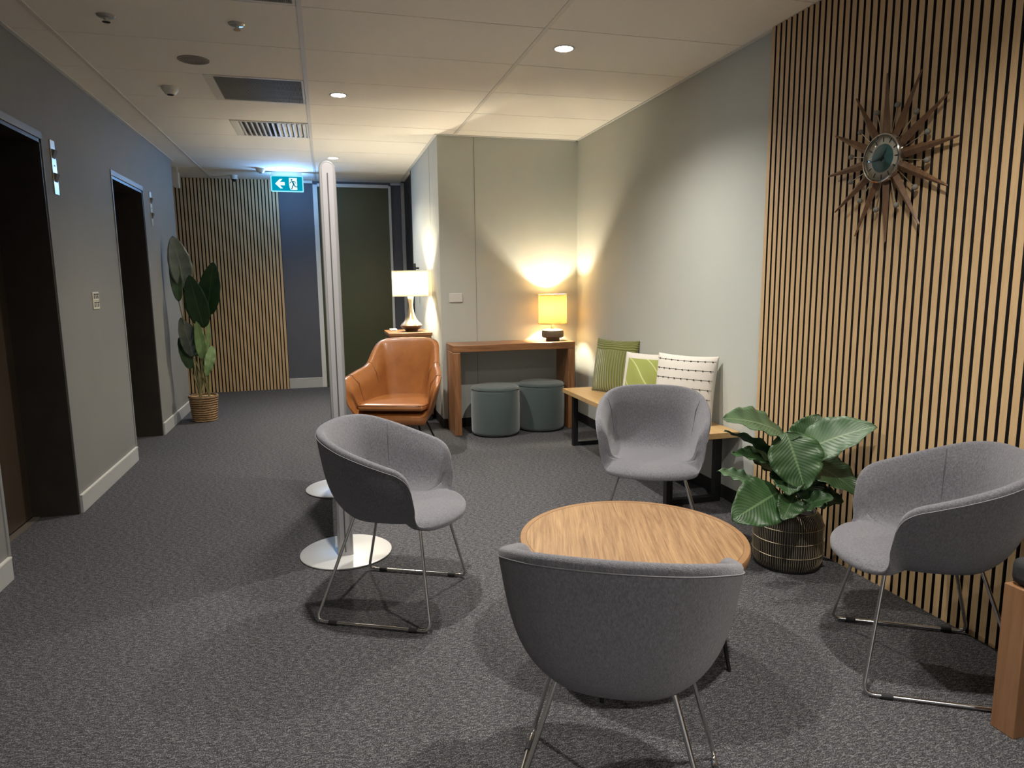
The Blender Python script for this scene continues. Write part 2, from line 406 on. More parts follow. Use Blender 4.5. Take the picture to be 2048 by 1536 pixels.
slat_panel('tall oak slat wall panel on the right wall behind the sunburst clock', 'Y', YF+.02, 3.232, 2.261, XR-.001)
slat_panel('oak slat wall panel at the far end of the hall behind the banana plant', 'X', -3.3, -.491, YB-.035, YB-.001)

# ================================================================== CEILING FITTINGS
def downlight(x, y, label):
    t = thing('ceiling_downlight', label, 'ceiling light', (x, y, CZ), 0, 'recessed ceiling downlights')
    obj('trim_ring', LA([(.047, -.001), (.050, -.004), (.058, -.004), (.061, -.0005), (.061, .004), (.047, .004)], 40, close=True), M_TRIMW, t, smooth=True)
    obj('lamp_face', LA([(0, -.0015), (.048, -.0015), (.048, .001), (0, .001)], 32), emis('downlight_glow', (1, .93, .80), 26), t)
    l = bpy.data.objects.new('lamp_beam', lamp_data('beam', 'SPOT', SPOT_W, SPOT_COL, spot_size=math.radians(140), spot_blend=1.0, shadow_soft_size=.035))
    C.objects.link(l); l.parent = t; l.location = (0, 0, -.012)
    return t
DL = ['lit round downlight in the ceiling tile nearest the right wall', 'lit round downlight in the ceiling level with the dark grey square grille',
      'lit round downlight farthest back above the silver screen post', 'round downlight above the grey tub chair beside the screen',
      'round downlight above the nearest grey tub chair', 'round downlight in the ceiling behind the viewpoint, left of the pair', 'round downlight in the ceiling behind the viewpoint, right of the pair']
for (x, y), lb in list(zip(DOWNLIGHTS, DL)): downlight(x, y, lb)

def grille(y0, y1, label, louvre):
    x0, x1 = -.60, -.08; cx, cy = (x0+x1)/2, (y0+y1)/2
    t = thing('ceiling_air_grille', label, 'air vent', (cx, cy, CZ), 0)
    W, D = (x1-x0)/2, (y1-y0)/2
    f = bmesh.new()
    for a, b, c, d in ((-W-.054, W+.014, -D-.024, -D), (-W-.054, W+.014, D, D+.024), (-W-.054, -W, -D, D), (W, W+.014, -D, D)): box(f, a, b, c, d, -.002, .018)
    obj('frame', f, M_TBAR, t, bevel=.0015)
    bk = BX(-W, W, -D, D, .0195, .0199)
    obj('duct_dark', bk, mat('duct_dark', (.03, .028, .025), .9), t)
    g = bmesh.new()
    if louvre:                                          # angled blades, fanning to both sides from the middle
        for k in range(13):
            x = -W+.025+k*(2*W-.05)/12; s = .022*(-1 if k < 6 else 1 if k > 6 else 0)
            prism(g, [(x-.004, -.004), (x+.010, -.004), (x+s+.010, .018), (x+s-.004, .018)], -D+.004, D-.004, 'Y')
        obj('louvre_blades', g, mat('louvre_white', (.62, .62, .60), .5), t)
    else:
        n = 64
        for k in range(n):
            x = -W+(k+.5)*2*W/n; box(g, x-.0022, x+.0022, -D, D, -.001, .012)
        for k in range(1, 4): box(g, -W, W, -D+k*D/2-.002, -D+k*D/2+.002, .002, .012)
        obj('grille_bars', g, mat('grille_grey', (.20, .195, .18), .6), t)
    return t
grille(4.74, 5.29, 'dark grey square return air grille in the middle of the ceiling', False)
grille(5.96, 6.48, 'white louvred air diffuser with angled blades farther back in the ceiling', True)
grille(2.94, 3.48, 'dark grey return air grille cut by the top edge of the photo', False)

def ceil_disc(name, label, cat, x, y, prof, m, extra=None, group=None):
    t = thing(name, label, cat, (x, y, CZ), 0, group)
    obj('body', LA(prof, 36), m, t, smooth=True)
    if extra: extra(t)
    return t
M_PLW = mat('plastic_white', (.60, .59, .55), .4); M_PLD = mat('plastic_dark', (.03, .03, .03), .5)
def det(x, y, lb):
    ceil_disc('smoke_detector', lb, 'smoke detector', x, y, [(0, -.045), (.030, -.045), (.036, -.035), (.046, -.022), (.052, -.010), (.052, .001), (0, .001)], M_PLW,
              lambda t: obj('sensor_slot', LA([(.0, -.050), (.018, -.050), (.02, -.044), (0, -.044)], 20), M_PLD, t), 'smoke detectors on the ceiling')
det(-.90, 5.06, 'white smoke detector left of the square return air grille'); det(-.62, 8.27, 'small white smoke detector beside the exit sign')
def spr(x, y, lb):
    def ex(t):
        obj('deflector', LA([(0, -.030), (.018, -.030), (.018, -.027), (0, -.027)], 16), M_CHROME, t)
    ceil_disc('sprinkler_head', lb, 'sprinkler', x, y, [(0, -.026), (.008, -.026), (.010, -.012), (.034, -.008), (.040, -.002), (.040, .001), (0, .001)], mat('sprinkler_metal', (.5, .49, .46), .3, metal=.6), ex, 'ceiling sprinkler heads')
spr(-.935, 3.83, 'sprinkler head in the ceiling nearest the left wall'); spr(-.353, 3.80, 'sprinkler head in the ceiling between grille and left sprinkler')
def spk(t):
    g = bmesh.new()
    for r in (.015, .03, .045, .06): lathe(g, [(r, -.0042), (r+.004, -.0042), (r+.004, -.003), (r, -.003)], 32, close=True)
    obj('mesh_rings', g, mat('speaker_ring', (.17, .165, .15), .7), t)
ceil_disc('ceiling_speaker', 'flat grey round speaker set in a ceiling tile', 'speaker', -.655, 4.435, [(0, -.003), (.072, -.003), (.078, -.005), (.084, -.003), (.085, .001), (0, .001)], mat('speaker_grey', (.25, .24, .215), .7), spk)
def camx(t):
    bm = ball(bmesh.new(), (0, 0, -.045), .030, 16, 10); obj('dome', bm, mat('dome_black', (.01, .01, .012), .1), t, smooth=True)
ceil_disc('security_camera', 'small white security camera with dark dome above the far slat panel', 'camera', -.96, 8.82, [(0, -.046), (.034, -.046), (.040, -.036), (.042, .001), (0, .001)], M_PLW, camx)
t = thing('wall_sensor_box', 'small white box at the ceiling corner above the left end of the far slats', 'sensor', (-1.50, 8.35, 2.45))
obj('housing', PR([(-.045, .085), (.035, .085), (.035, -.08), (-.01, -.08), (-.045, -.045)], -.03, .03, 'Y'), M_PLW, t, bevel=.006)
obj('bracket', BX(-.02, .02, -.02, .02, .085, CZ-2.45), M_PLW, t)

# exit sign hanging from the ceiling
t = thing('exit_sign', 'lit green exit sign with white arrow and running figure hanging from the ceiling', 'exit sign', (-.355, 8.45, CZ))
obj('mount_bar', BX(-.165, .165, -.022, .022, -.045, .001), mat('sign_mount', (.45, .45, .42), .5), t, bevel=.003)
def rrect(x0, x1, z0, z1, r, n=5):
    out = []
    for cx, cz, a0 in ((x1-r, z1-r, 0), (x0+r, z1-r, 90), (x0+r, z0+r, 180), (x1-r, z0+r, 270)):
        for k in range(n+1):
            a = math.radians(a0+90*k/n); out.append((cx+r*math.cos(a), cz+r*math.sin(a)))
    return out
obj('housing', PR(rrect(-.178, .178, -.222, -.045, .012), -.012, .018, 'Y'), emis('sign_edge', (.30, .80, 1.0), 1.1/2**EXPO), t)
f = obj('sign_face', PR(rrect(-.166, .166, -.211, -.055, .008), -.0135, -.011, 'Y'), emis('sign_green', (.0, .33, .50), 1.0/2**EXPO), t)
M_SW = emis('sign_white', (.80, 1, 1), 1.1/2**EXPO); M_SG = emis('sign_figure_green', (.0, .13, .22), 1.0/2**EXPO)
zc = -.134
obj('arrow', PR([(-.130, zc), (-.078, zc+.052), (-.048, zc+.052), (-.078, zc+.018), (-.026, zc+.018), (-.026, zc-.018), (-.078, zc-.018), (-.048, zc-.052), (-.078, zc-.052)], -.0150, -.0134, 'Y'), M_SW, f)
obj('door_symbol', PR([(.022, zc+.066), (.108, zc+.066), (.108, zc-.066), (.036, zc-.066), (.026, zc-.045), (.020, zc)], -.0148, -.0134, 'Y'), M_SW, f)
g = bmesh.new()
prism(g, [(.050+.0095*math.cos(2*PI*k/14), zc+.044+.0095*math.sin(2*PI*k/14)) for k in range(14)], -.0158, -.0147, 'Y')
def stroke(g, a, b, w):
    d = Vector((b[0]-a[0], b[1]-a[1])).normalized(); n = Vector((-d.y, d.x))*w/2
    prism(g, [(a[0]+n.x, zc+a[1]+n.y), (b[0]+n.x, zc+b[1]+n.y), (b[0]-n.x, zc+b[1]-n.y), (a[0]-n.x, zc+a[1]-n.y)], -.0158, -.0147, 'Y')
for a, b, wd in (((.058, .030), (.072, -.006), .017), ((.056, .030), (.040, .018), .008), ((.040, .018), (.026, .006), .007), ((.062, .030), (.084, .026), .008), ((.084, .026), (.094, .006), .007),
                 ((.070, -.004), (.056, -.032), .011), ((.056, -.032), (.046, -.060), .010), ((.072, -.006), (.086, -.030), .011), ((.086, -.030), (.118, -.034), .009)): stroke(g, a, b, wd)
obj('running_figure', g, M_SG, f)
# glow of the sign onto ceiling and wall
for yy, rx, wt in ((-.018, -90, 3.4), (.024, 90, 1.3)):
    l = bpy.data.objects.new('sign_light', lamp_data('sign_light', 'AREA', wt, (.22, .50, 1.0), shape='RECTANGLE', size=.30, size_y=.14)); C.objects.link(l); l.parent = t
    l.location = (0, yy, -.134); l.rotation_euler = (math.radians(rx), 0, 0)

# ================================================================== LEFT WALL FITTINGS
M_STL = mat('brushed_steel', (.60, .57, .50), .32, metal=.8)
def lantern(y, label):
    t = thing('lift_indicator', label, 'lift indicator', (XL, y, 1.995), 0, 'lift position indicators')
    obj('plate', BX(0, .005, -.034, .034, -.150, .150), M_STL, t, bevel=.001)
    for z, nm in ((.075, 'upper_lamp'), (-.055, 'lower_lamp')):
        obj(nm, PR([(0, z+.025), (.026, z+.006), (.026, z-.006), (0, z-.025)], -.022, .022, 'Y') if False else prism(bmesh.new(), [(.004, z+.026), (.022, z+.020), (.006, z-.026), (.004, z-.026)], -.020, .020, 'Y'), mat('lamp_lens_grey', (.17, .165, .155), .25), t)
    obj('mark', BX(.005, .0058, -.010, .010, .006, .014), M_PLD, t)
lantern(4.575, 'steel lift indicator plate on the grey wall beside the nearest lift')
lantern(6.86, 'steel lift indicator plate beside the farther lift opening')
t = thing('lift_call_plate', 'small pale call plate with two rows of dark pictograms between the lifts', 'sign', (XL, 5.075, 1.232))
obj('plate', BX(0, .006, -.062, .062, -.056, .056), mat('call_plate', (.62, .58, .48), .4), t, bevel=.002)
for r in (0, 1):
    for k in range(3):
        y = -.036+k*.036; z = .026 if r == 0 else -.028
        bm = BX(.006, .0068, y-.008, y+.008, z-.014, z+.008); lathe(bm, [(0, z+.010), (.006, z+.012), (.006, z+.018), (0, z+.020)], 8, .0064, y)
        bmesh.ops.scale(bm, vec=(1, 1, 1), verts=bm.verts)
        obj('pictogram', bm, M_PLD, t)
obj('divider', BX(.006, .0065, -.058, .058, -.003, -.001), M_PLD, t)

# ================================================================== RIGHT WALL / END WALL FITTINGS
t = thing('wall_plate', 'blank white switch plate on the pale end wall above the timber console', 'wall plate', (1.132, YE, 1.186))
obj('plate', BX(-.062, .062, -.010, 0, -.040, .040), M_PLW, t, bevel=.006, seg=3)
t = thing('door_pull', 'black wall-mounted bar behind the white drum lamp shade', 'handle', (XA, 7.53, 1.36))
obj('grip', BX(-.055, -.035, -.022, .022, -.17, .17), M_PLD, t, bevel=.003)
obj('standoff', BX(-.036, 0, -.012, .012, .11, .13), M_PLD, t); obj('standoff', BX(-.036, 0, -.012, .012, -.13, -.11), M_PLD, t)

# sunburst clock
t = thing('sunburst_clock', 'sunburst wall clock with twelve walnut rays and a teal dial', 'clock', (2.261, 2.392, 1.805))
M_WAL = wood('walnut', (.185, .098, .048), (.10, .048, .022), 'Z', 2.5, .45)
off = math.radians(-4)
def radial(ang, r, x): return Vector((x, math.sin(-ang)*r, math.cos(ang)*r))   # ang clockwise as seen from the room... y runs leftwards
for k in range(12):
    a = off+k*PI/6
    g = bmesh.new(); d = radial(a, 1, 0); s = Vector((0, d.z, -d.y))
    st = [(.055, .014, .012), (.10, .0195, .014), (.16, .0175, .012), (.24, .0110, .008), (.31, .0058, .005), (.333, .0040, .004), (.337, .0006, .0006)]
    rings = []
    for r, hw, ht in st:
        c = d*r+Vector((-.028, 0, 0)); rings.append([g.verts.new(c+q) for q in (s*hw, Vector((-ht, 0, 0)), -s*hw, Vector((ht*.8, 0, 0)))])
    for A, B in zip(rings, rings[1:]):
        for i in range(4): g.faces.new((A[i], A[(i+1) % 4], B[(i+1) % 4], B[i]))
    g.faces.new(rings[0]); g.faces.new(rings[-1][::-1])
    obj('wooden_ray', g, M_WAL, t)
    b = a+PI/12
    rod = obj('rod', TU([radial(b, .06, -.026), radial(b, .195, -.026)], .0019, 6), mat('brass_pale', (.60, .50, .36), .3, metal=.9), t)
    obj('bead', ball(bmesh.new(), radial(b, .203, -.026), .0115, 10, 8), mat('bead_grey', (.19, .18, .15), .6), rod, smooth=True)
def discx(prof, segs=48):
    bm = LA(prof, segs); bmesh.ops.rotate(bm, cent=(0, 0, 0), matrix=Matrix.Rotation(-PI/2, 3, 'Y'), verts=bm.verts); return bm   # +z -> -x
obj('backplate', discx([(0, .0), (.060, .0), (.060, .030), (0, .030)]), M_WAL, t, smooth=True)
obj('case', discx([(.088, .030), (.097, .034), (.099, .046), (.096, .056), (.091, .058), (.089, .052), (.086, .046)], 64), M_CHROME, t, smooth=True)
dl = obj('dial', discx([(0, .030), (.0895, .030), (.0895, .046), (0, .046)], 64), mat('dial_cream', (.62, .59, .50), .35), t)
obj('dial_centre', discx([(0, .0465), (.056, .0465), (.056, .0475), (0, .0475)], 48), mat('dial_teal', (.055, .150, .150), .35), dl)
for k in range(12):
    g = bmesh.new(); a = k*PI/6; u = radial(a, 1, 0); s = Vector((0, u.z, -u.y))*.0022
    A = [g.verts.new(u*r+q+Vector((x, 0, 0))) for x in (-.0462, -.0475) for r, q in ((.064, s), (.082, s), (.082, -s), (.064, -s))]
    for f4 in ((0, 1, 2, 3), (7, 6, 5, 4), (0, 4, 5, 1), (1, 5, 6, 2), (2, 6, 7, 3), (3, 7, 4, 0)): g.faces.new([A[i] for i in f4])
    obj('hour_mark', g, M_PLD, dl)
def hand(ang, ln, wd, x):
    u = radial(ang, 1, 0); s = Vector((0, u.z, -u.y)); g = bmesh.new()
    P = [u*-.012+s*wd, u*(ln*.5)+s*wd*.9, u*ln, u*(ln*.5)-s*wd*.9, u*-.012-s*wd]
    A = [g.verts.new(p+Vector((x, 0, 0))) for p in P]; B = [g.verts.new(p+Vector((x-.0012, 0, 0))) for p in P]
    g.faces.new(A); g.faces.new(B[::-1])
    for i in range(5): g.faces.new((A[i], B[i], B[(i+1) % 5], A[(i+1) % 5]))
    return g
obj('hour_hand', hand(math.radians(30), .046, .0035, -.0485), M_PLD, dl); obj('minute_hand', hand(math.radians(264), .068, .0030, -.050), M_PLD, dl)
gm = bpy.data.materials.new('clock_glass'); gm.use_nodes = True; nt = gm.node_tree
gb = nt.nodes['Principled BSDF']; nt.nodes.remove(gb)
tr = N(nt, 'ShaderNodeBsdfTransparent'); gl = N(nt, 'ShaderNodeBsdfGlossy', Roughness=.03); fr = N(nt, 'ShaderNodeFresnel', IOR=1.5); ms = N(nt, 'ShaderNodeMixShader')
nt.links.new(fr.outputs[0], ms.inputs[0]); nt.links.new(tr.outputs[0], ms.inputs[1]); nt.links.new(gl.outputs[0], ms.inputs[2]); nt.links.new(ms.outputs[0], nt.nodes['Material Output'].inputs[0])
obj('glass_cover', discx([(.0895, .056), (.082, .064), (.066, .072), (.045, .078), (.022, .081), (0, .082)], 48), gm, t, smooth='full')

# ================================================================== GREY TUB CHAIRS
RIM = [(.302, 0, .396), (.290, .085, .396), (.266, .150, .396), (.230, .203, .399), (.192, .226, .414), (.177, .237, .462), (.172, .244, .530), (.160, .252, .600), (.126, .260, .636), (.07, .266, .657),
       (-.01, .268, .684), (-.10, .258, .716), (-.185, .218, .748), (-.240, .138, .764)]
def mirror(h, back): return h+[back]+[(x, -y, z) for x, y, z in h[:0:-1]]
def bowl_shell(rim, n, cx, zs, zb, t, lin, rnd, zarm, dip=.0, kf=.80):
    """upholstered shell: closed skin through seat, inner wall, rolled rim, outer wall and underside"""
    R = cr_closed(rim, n); zf = rim[0][2]; bm = bmesh.new(); rows = []
    c = Vector((cx, 0, 0))
    for i, p in enumerate(R):
        tan = R[(i+1) % n]-R[i-1]; nx = Vector((p.x-cx, p.y, 0)); nh = Vector((tan.y, -tan.x, 0))
        nx.normalize()
        if nh.length < 1e-4: nh = nx.copy()
        nh.normalize()
        if nh.dot(nx) < 0: nh = -nh
        nh = (nh+nx).normalized()
        f = min(1, max(0, (p.z-zf-.005)/(zarm-zf))); f = f*f*(3-2*f)
        xy = Vector((p.x, p.y, 0))
        def at(k, z, o=0): q = c+(xy-c)*k+nh*o; return Vector((q.x, q.y, z))
        def kw(z): q = min(1, max(0, (p.z-z)/max(.02, p.z-zb))); return 1-lin*q-rnd*q**5
        ti = 2.0*t
        Wl = [at(.24, zs-dip), at(.42, zs-dip*.7), at(kw(zs)*.86, zs-dip*.2, -ti*.6)]
        z1 = zs+.022; Wl.append(at(kw(z1), z1, -ti*.95))
        for q in (.28, .52, .76): z = zs+(p.z-zs)*q; Wl.append(at(kw(z), z, -ti))
        Wl += [at(1, p.z-t*.95, -t), at(1, p.z-t*.28, -t*.74), at(1, p.z, 0), at(1, p.z-t*.28, t*.74), at(1, p.z-t*.95, t)]
        Fr = [at(.24, zs-dip), at(.45, zs-dip*.8)]
        for k, dz in ((.62, .2), (.72, .35), (.80, .6), (.87, 1.0), (.925, 1.5)): Fr.append(at(k, zs-.010*dz))
        g = zs-.015
        Fr += [at(.965, g-.008), at(.985, g-.015), at(.997, (g+p.z)/2-.006), at(1.0, p.z), at(.995, p.z-.008)]
        L = [b*(1-f)+a*f for a, b in zip(Wl, Fr)]
        for q in (.16, .32, .50, .67, .81, .91, .97, 1.0):
            z0 = p.z-t*.95*f-.008*(1-f); z = z0+(zb-z0)*q
            a = at(1-lin*q-rnd*q**5, z, t*(1-q)); th = q*PI/2
            b = at(kf+(1-kf)*math.cos(th), p.z-.008+(zb-p.z+.008)*math.sin(th)); L.append(b*(1-f)+a*f)
        L.append(at((1-lin-rnd)*.55*f+kf*.55*(1-f), zb-.006))
        rows.append([bm.verts.new(q) for q in L])
    m = len(rows[0])
    for i in range(n):
        A, B = rows[i], rows[(i+1) % n]
        for j in range(m-1): bm.faces.new((A[j], B[j], B[j+1], A[j+1]))
    a = bm.verts.new((cx, 0, zs-dip)); b = bm.verts.new((cx, 0, zb-.008))
    for i in range(n):
        bm.faces.new((a, rows[(i+1) % n][0], rows[i][0])); bm.faces.new((b, rows[i][-1], rows[(i+1) % n][-1]))
    pts = [[v.co.copy() for v in r] for r in rows]
    return bm, pts

def make_tub(label, loc, rz):
    t = thing('tub_chair', label, 'chair', loc, rz, 'grey tub chairs around the coffee table')
    n = 140
    bm, P = bowl_shell(mirror(RIM, (-.258, 0, .768)), n, .01, .440, .388, .0165, .12, .30, .50, .010)
    sh = obj('shell', bm, M_FAB, t, smooth='full', sub=1)
    # piping under the rolled rim on the outside, from arm front to arm front
    NC = 28; lo, hi = int(n*6.6/NC), int(n*21.4/NC)
    obj('rim_seam', TU([P[i][11]+(P[i][12]-P[i][11])*.12 for i in range(lo, hi+1)], .0015, 5), M_SEAML, sh, label='pale stitched seam under the rim')
    for i in (int(n*11.2/NC), int(n*16.8/NC)):
        obj('inner_seam', TU([P[i][j] for j in (4, 5, 6, 7)], .0020, 5), M_SEAM, sh, label='dark vertical seam inside the back')
    r = .0065
    for s in (-1, 1):
        rt_, ft = (-.115, .135*s, .400), (.165, .150*s, .405); rf, ff = (-.235, .257*s, .010), (.235, .257*s, .010)
        ax = (-.19, .257*s, .010); bx = (.19, .257*s, .010)
        obj('leg', TU(fillet([rt_, rf, ax], .035), r, 10), M_CHROME, t, smooth=True)
        obj('leg', TU(fillet([ft, ff, bx], .035), r, 10), M_CHROME, t, smooth=True)
        ru = obj('runner', TU([ax, bx], r, 10), M_CHROME, t, smooth=True)
        for x in (-.165, .165):
            obj('glide', TU([(x-.017, .257*s, .0095), (x+.017, .257*s, .0095)], .0092, 10), M_RUB, ru, label='black floor glide')
    obj('cross_bar', TU([(.165, -.150, .402), (.165, .150, .402)], r, 8), M_CHROME, t, smooth=True)
    obj('cross_bar', TU([(-.115, -.135, .402), (-.115, .135, .402)], r, 8), M_CHROME, t, smooth=True)
    return t
R = math.radians
TUB = make_tub('grey tub chair beside the silver screen stand, facing right', (.2307, 2.7727, 0), R(-26.8))
dup(TUB, (1.578, 3.115, 0), R(242.5), 'grey tub chair facing the camera in front of the cushioned bench')
dup(TUB, (1.930, 1.768, 0), R(150.5), 'grey tub chair by the slat wall beside the leafy plant, facing left')
dup(TUB, (.650, 1.445, 0), R(62.5), 'nearest grey tub chair, its back turned to the camera')

# ================================================================== ROUND COFFEE TABLE
t = thing('coffee_table', 'low round oak coffee table between the four grey tub chairs', 'table', (1.007, 2.126, 0), R(-18))
zt = .43; r = .398
obj('table_top', LA([(0, zt-.026), (r-.030, zt-.026), (r-.024, zt-.024), (r-.024, zt), (0, zt)], 96), M_TOP, t, smooth=True)
obj('groove', LA([(r-.0245, zt-.01), (r-.0215, zt-.01), (r-.0215, zt-.0006), (r-.0245, zt-.0006)], 96, close=True), M_GROOVE, t)
obj('rim', LA([(r-.0220, zt-.030), (r-.006, zt-.030), (r-.001, zt-.026), (r, zt-.018), (r, zt-.004), (r-.003, zt), (r-.0220, zt)], 96, close=True), M_TOPR, t, smooth=True)
for k in range(4):
    a = R(68+90*k)
    obj('leg', TU([(.27*math.cos(a), .27*math.sin(a), zt-.028), (.345*math.cos(a), .345*math.sin(a), 0)], .008, 10, r1=.007), M_BLKM, t, smooth=True)
bm = bmesh.new()
for k in (0, 1):
    a = R(68+90*k); tube(bm, [(-.27*math.cos(a), -.27*math.sin(a), zt-.034), (.27*math.cos(a), .27*math.sin(a), zt-.034)], .008, 8)
obj('under_frame', bm, M_BLKM, t)

# ================================================================== FREESTANDING SCREEN (seen edge-on)
t = thing('freestanding_screen', 'tall silver freestanding screen seen edge-on, on round disc feet', 'screen', (.036, 3.36, 0))
W = .037; H = 1.872; L = 1.12
def stadium(w, z0, z1, n=10): return [(-w, z0), (w, z0), (w, z1-w)]+[(w*math.cos(PI*k/n), z1-w+w*math.sin(PI*k/n)) for k in range(1, n)]+[(-w, z1-w)]
for y0, nm in ((-.075, 'end_post'), (L-.045, 'end_post')):
    po = obj(nm, PR(stadium(W, .012, H), y0, y0+.12, 'Y'), M_ALU, t, smooth=True, bevel=.004)
    yf = y0-.0008 if y0 < .5 else y0+.1208
    s = -1 if y0 < .5 else 1
    obj('post_face', PR(stadium(W*.66, .013, H-.012), yf-.002, yf+.002, 'Y'), mat('post_face_silver', (.40, .39, .40), .5, metal=.25), po, bevel=.001)
    obj('groove', BX(-.003, .003, yf-.003, yf+.0028, .03, H-.055), M_ALUD, po)
obj('panel', PR(stadium(W*.8, .16, H-.006), .045, L-.045, 'Y'), mat('screen_panel_grey', (.42, .42, .42), .7, bump=(300, .1)), t, smooth=True)
for y in (0, L-.0):
    obj('foot_disc', LA([(0, 0), (.218, 0), (.222, .004), (.222, .008), (.216, .012), (0, .013)], 72, .004, y-.005), M_ALUB, t, smooth=True)

# ================================================================== TAN LEATHER ARMCHAIR
t = thing('leather_armchair', 'tan leather armchair with flared arms in front of the lamp cabinet', 'armchair', (.566, 5.59, 0), math.atan2(-.94, -.35))
AR = [(.345, 0, .300), (.345, .15, .300), (.345, .262, .306), (.362, .318, .405), (.362, .352, .530), (.30, .366, .588), (.12, .335, .626), (-.05, .288, .664), (-.16, .268, .755), (-.265, .238, .834), (-.318, .15, .862)]
bm, P = bowl_shell(mirror(AR, (-.332, 0, .866)), 104, -.02, .325, .228, .026, .20, .16, .40, .0, .93)
sh = obj('shell', bm, M_LEATH, t, smooth='full', sub=1)
n = 104
for a, b in ((4.2, 7.1),):
    for s in (1, -1):
        idx = [int(round((q if s > 0 else 22-q)*n/22)) % n for q in (5.6,)]
        i = idx[0]; obj('arm_seam', TU([P[i][j]+Vector((0, 0, .002)) for j in range(3, 12)], .0024, 5), M_LEATHD, sh)
        i = int(round((7.2 if s > 0 else 14.8)*n/22)) % n; obj('back_seam', TU([P[i][j] for j in range(5, 13)], .0020, 5), M_LEATHD, sh)
lo, hi = int(n*2/22), int(n*20/22)
obj('edge_piping', TU([P[i][10] for i in range(lo, hi+1)], .0035, 6), M_LEATH, sh)
def cushion_pts(w, d, h, bulge, seg=14):
    pass
g = bmesh.new(); nu = 16
outline = [(.352, -.20), (.330, -.262), (.10, -.272), (-.16, -.215), (-.20, 0), (-.16, .215), (.10, .272), (.330, .262), (.352, .20), (.356, 0)]
O = cr_closed([(x, y, 0) for x, y in outline], 56)
prof = [(.0, .402), (.45, .400), (.80, .396), (.95, .391), (1.0, .374), (.99, .350), (.93, .342), (0, .340)]
rr = []
for k, z in prof:
    rr.append([g.verts.new((.05+(p.x-.05)*k, p.y*k, z)) for p in O] if k > 0 else [g.verts.new((.05, 0, z))])
for A, B in zip(rr, rr[1:]):
    for i in range(56):
        j = (i+1) % 56
        if len(A) == 1: g.faces.new((A[0], B[i], B[j]))
        elif len(B) == 1: g.faces.new((A[i], B[0], A[j]))
        else: g.faces.new((A[i], B[i], B[j], A[j]))
cu = obj('seat_cushion', g, M_LEATH, t, smooth='full')
obj('piping', TU([(.05+(p.x-.05)*.99, p.y*.99, .389) for p in O], .004, 6, True), M_LEATH, cu)
for sx, sy in ((.20, .20), (.20, -.20), (-.20, .17), (-.20, -.17)):
    obj('leg', TU([(sx*.75, sy*.8, .235), (sx*1.25, sy*1.25, 0)], .010, 8, r1=.007), M_BLKM, t, smooth=True)

# ================================================================== LAMP CABINET + LAMP
t = thing('lamp_cabinet', 'timber side cabinet behind the tan leather armchair', 'cabinet', (.765, 6.76, 0))
obj('top', BX(-.205, .205, -.27, .27, .825, .855), M_TIMB, t, bevel=.003)
obj('body', BX(-.195, .195, -.26, .26, .06, .825), M_TIMBZ, t, bevel=.003)
for z0, z1 in ((.50, .815), (.08, .49)):
    dr = obj('drawer', BX(-.185, .185, -.272, -.258, z0, z1), M_TIMB, t, bevel=.002)
    obj('knob', ball(bmesh.new(), (0, -.285, (z0+z1)/2), .012), M_BLKM, dr, smooth=True)
obj('plinth', BX(-.185, .185, -.25, .25, 0, .06), M_BLKM, t)
M_SH1 = shade_mat('shade_white_linen', (.80, .75, .64), .30); M_SH2 = shade_mat('shade_cream_linen', (.66, .50, .26), .32)
def table_lamp(name, label, loc, base_prof, base_parts, sr, z0, z1, shm, watts, bz):
    t = thing(name, label, 'lamp', loc, 0, 'lit table lamps')
    for nm, pf, m in base_parts: obj(nm, LA(pf, 48), m, t, smooth=True)
    s = obj('lamp_shade', LA([(sr, z0), (sr, z1), (sr-.003, z1), (sr-.003, z0)], 64, close=True), shm, t, smooth=True)
    for z in (z0, z1): obj('shade_trim', LA([(sr-.004, z-.004), (sr+.0015, z-.004), (sr+.0015, z+.004), (sr-.004, z+.004)], 64, close=True), shm, s)
    bm = bmesh.new()
    for k in range(3):
        a = 2*PI*k/3; tube(bm, [(0, 0, z1-.03), ((sr-.004)*math.cos(a), (sr-.004)*math.sin(a), z1-.012)], .0015, 5)
    tube(bm, [(0, 0, base_prof), (0, 0, z1-.02)], .004, 6)
    obj('shade_carrier', bm, M_STL, t)
    obj('bulb', ball(bmesh.new(), (0, 0, bz), .012, 16, 12), emis('bulb_glow', (1, .80, .50), 30), t, smooth=True)
    l = bpy.data.objects.new('bulb_light', lamp_data('bulb', 'POINT', watts, (1.0, .91, .71), shadow_soft_size=.021)); C.objects.link(l); l.parent = t; l.location = (0, 0, bz)
    return t
M_BRS = mat('lamp_champagne', (.55, .46, .33), .28, metal=.85); M_BRD = mat('lamp_bronze', (.10, .075, .055), .35, metal=.6)
table_lamp('table_lamp', 'lit lamp with white drum shade and flared metal base on the cabinet', (.800, 6.72, .855), .33,
           [('foot', [(0, 0), (.055, 0), (.060, .006), (.062, .014), (.086, .030), (.102, .048), (.106, .058), (0, .058)], M_BRD),
            ('stem', [(0, .058), (.105, .060), (.094, .076), (.068, .100), (.046, .135), (.031, .180), (.023, .225), (.021, .262), (.026, .300), (.030, .330), (.026, .338), (0, .340)], M_BRS)],
           .172, .345, .580, M_SH1, 19, .470)
t = thing('router_box', 'small white box lying beside the white shaded lamp on the cabinet', 'box', (.635, 6.86, .855))
obj('casing', BX(-.035, .035, -.045, .045, 0, .022), M_PLW, t, bevel=.006, seg=3)
obj('label_strip', BX(-.02, .02, -.0458, -.0448, .006, .012), mat('strip_grey', (.3, .3, .3), .5), t)

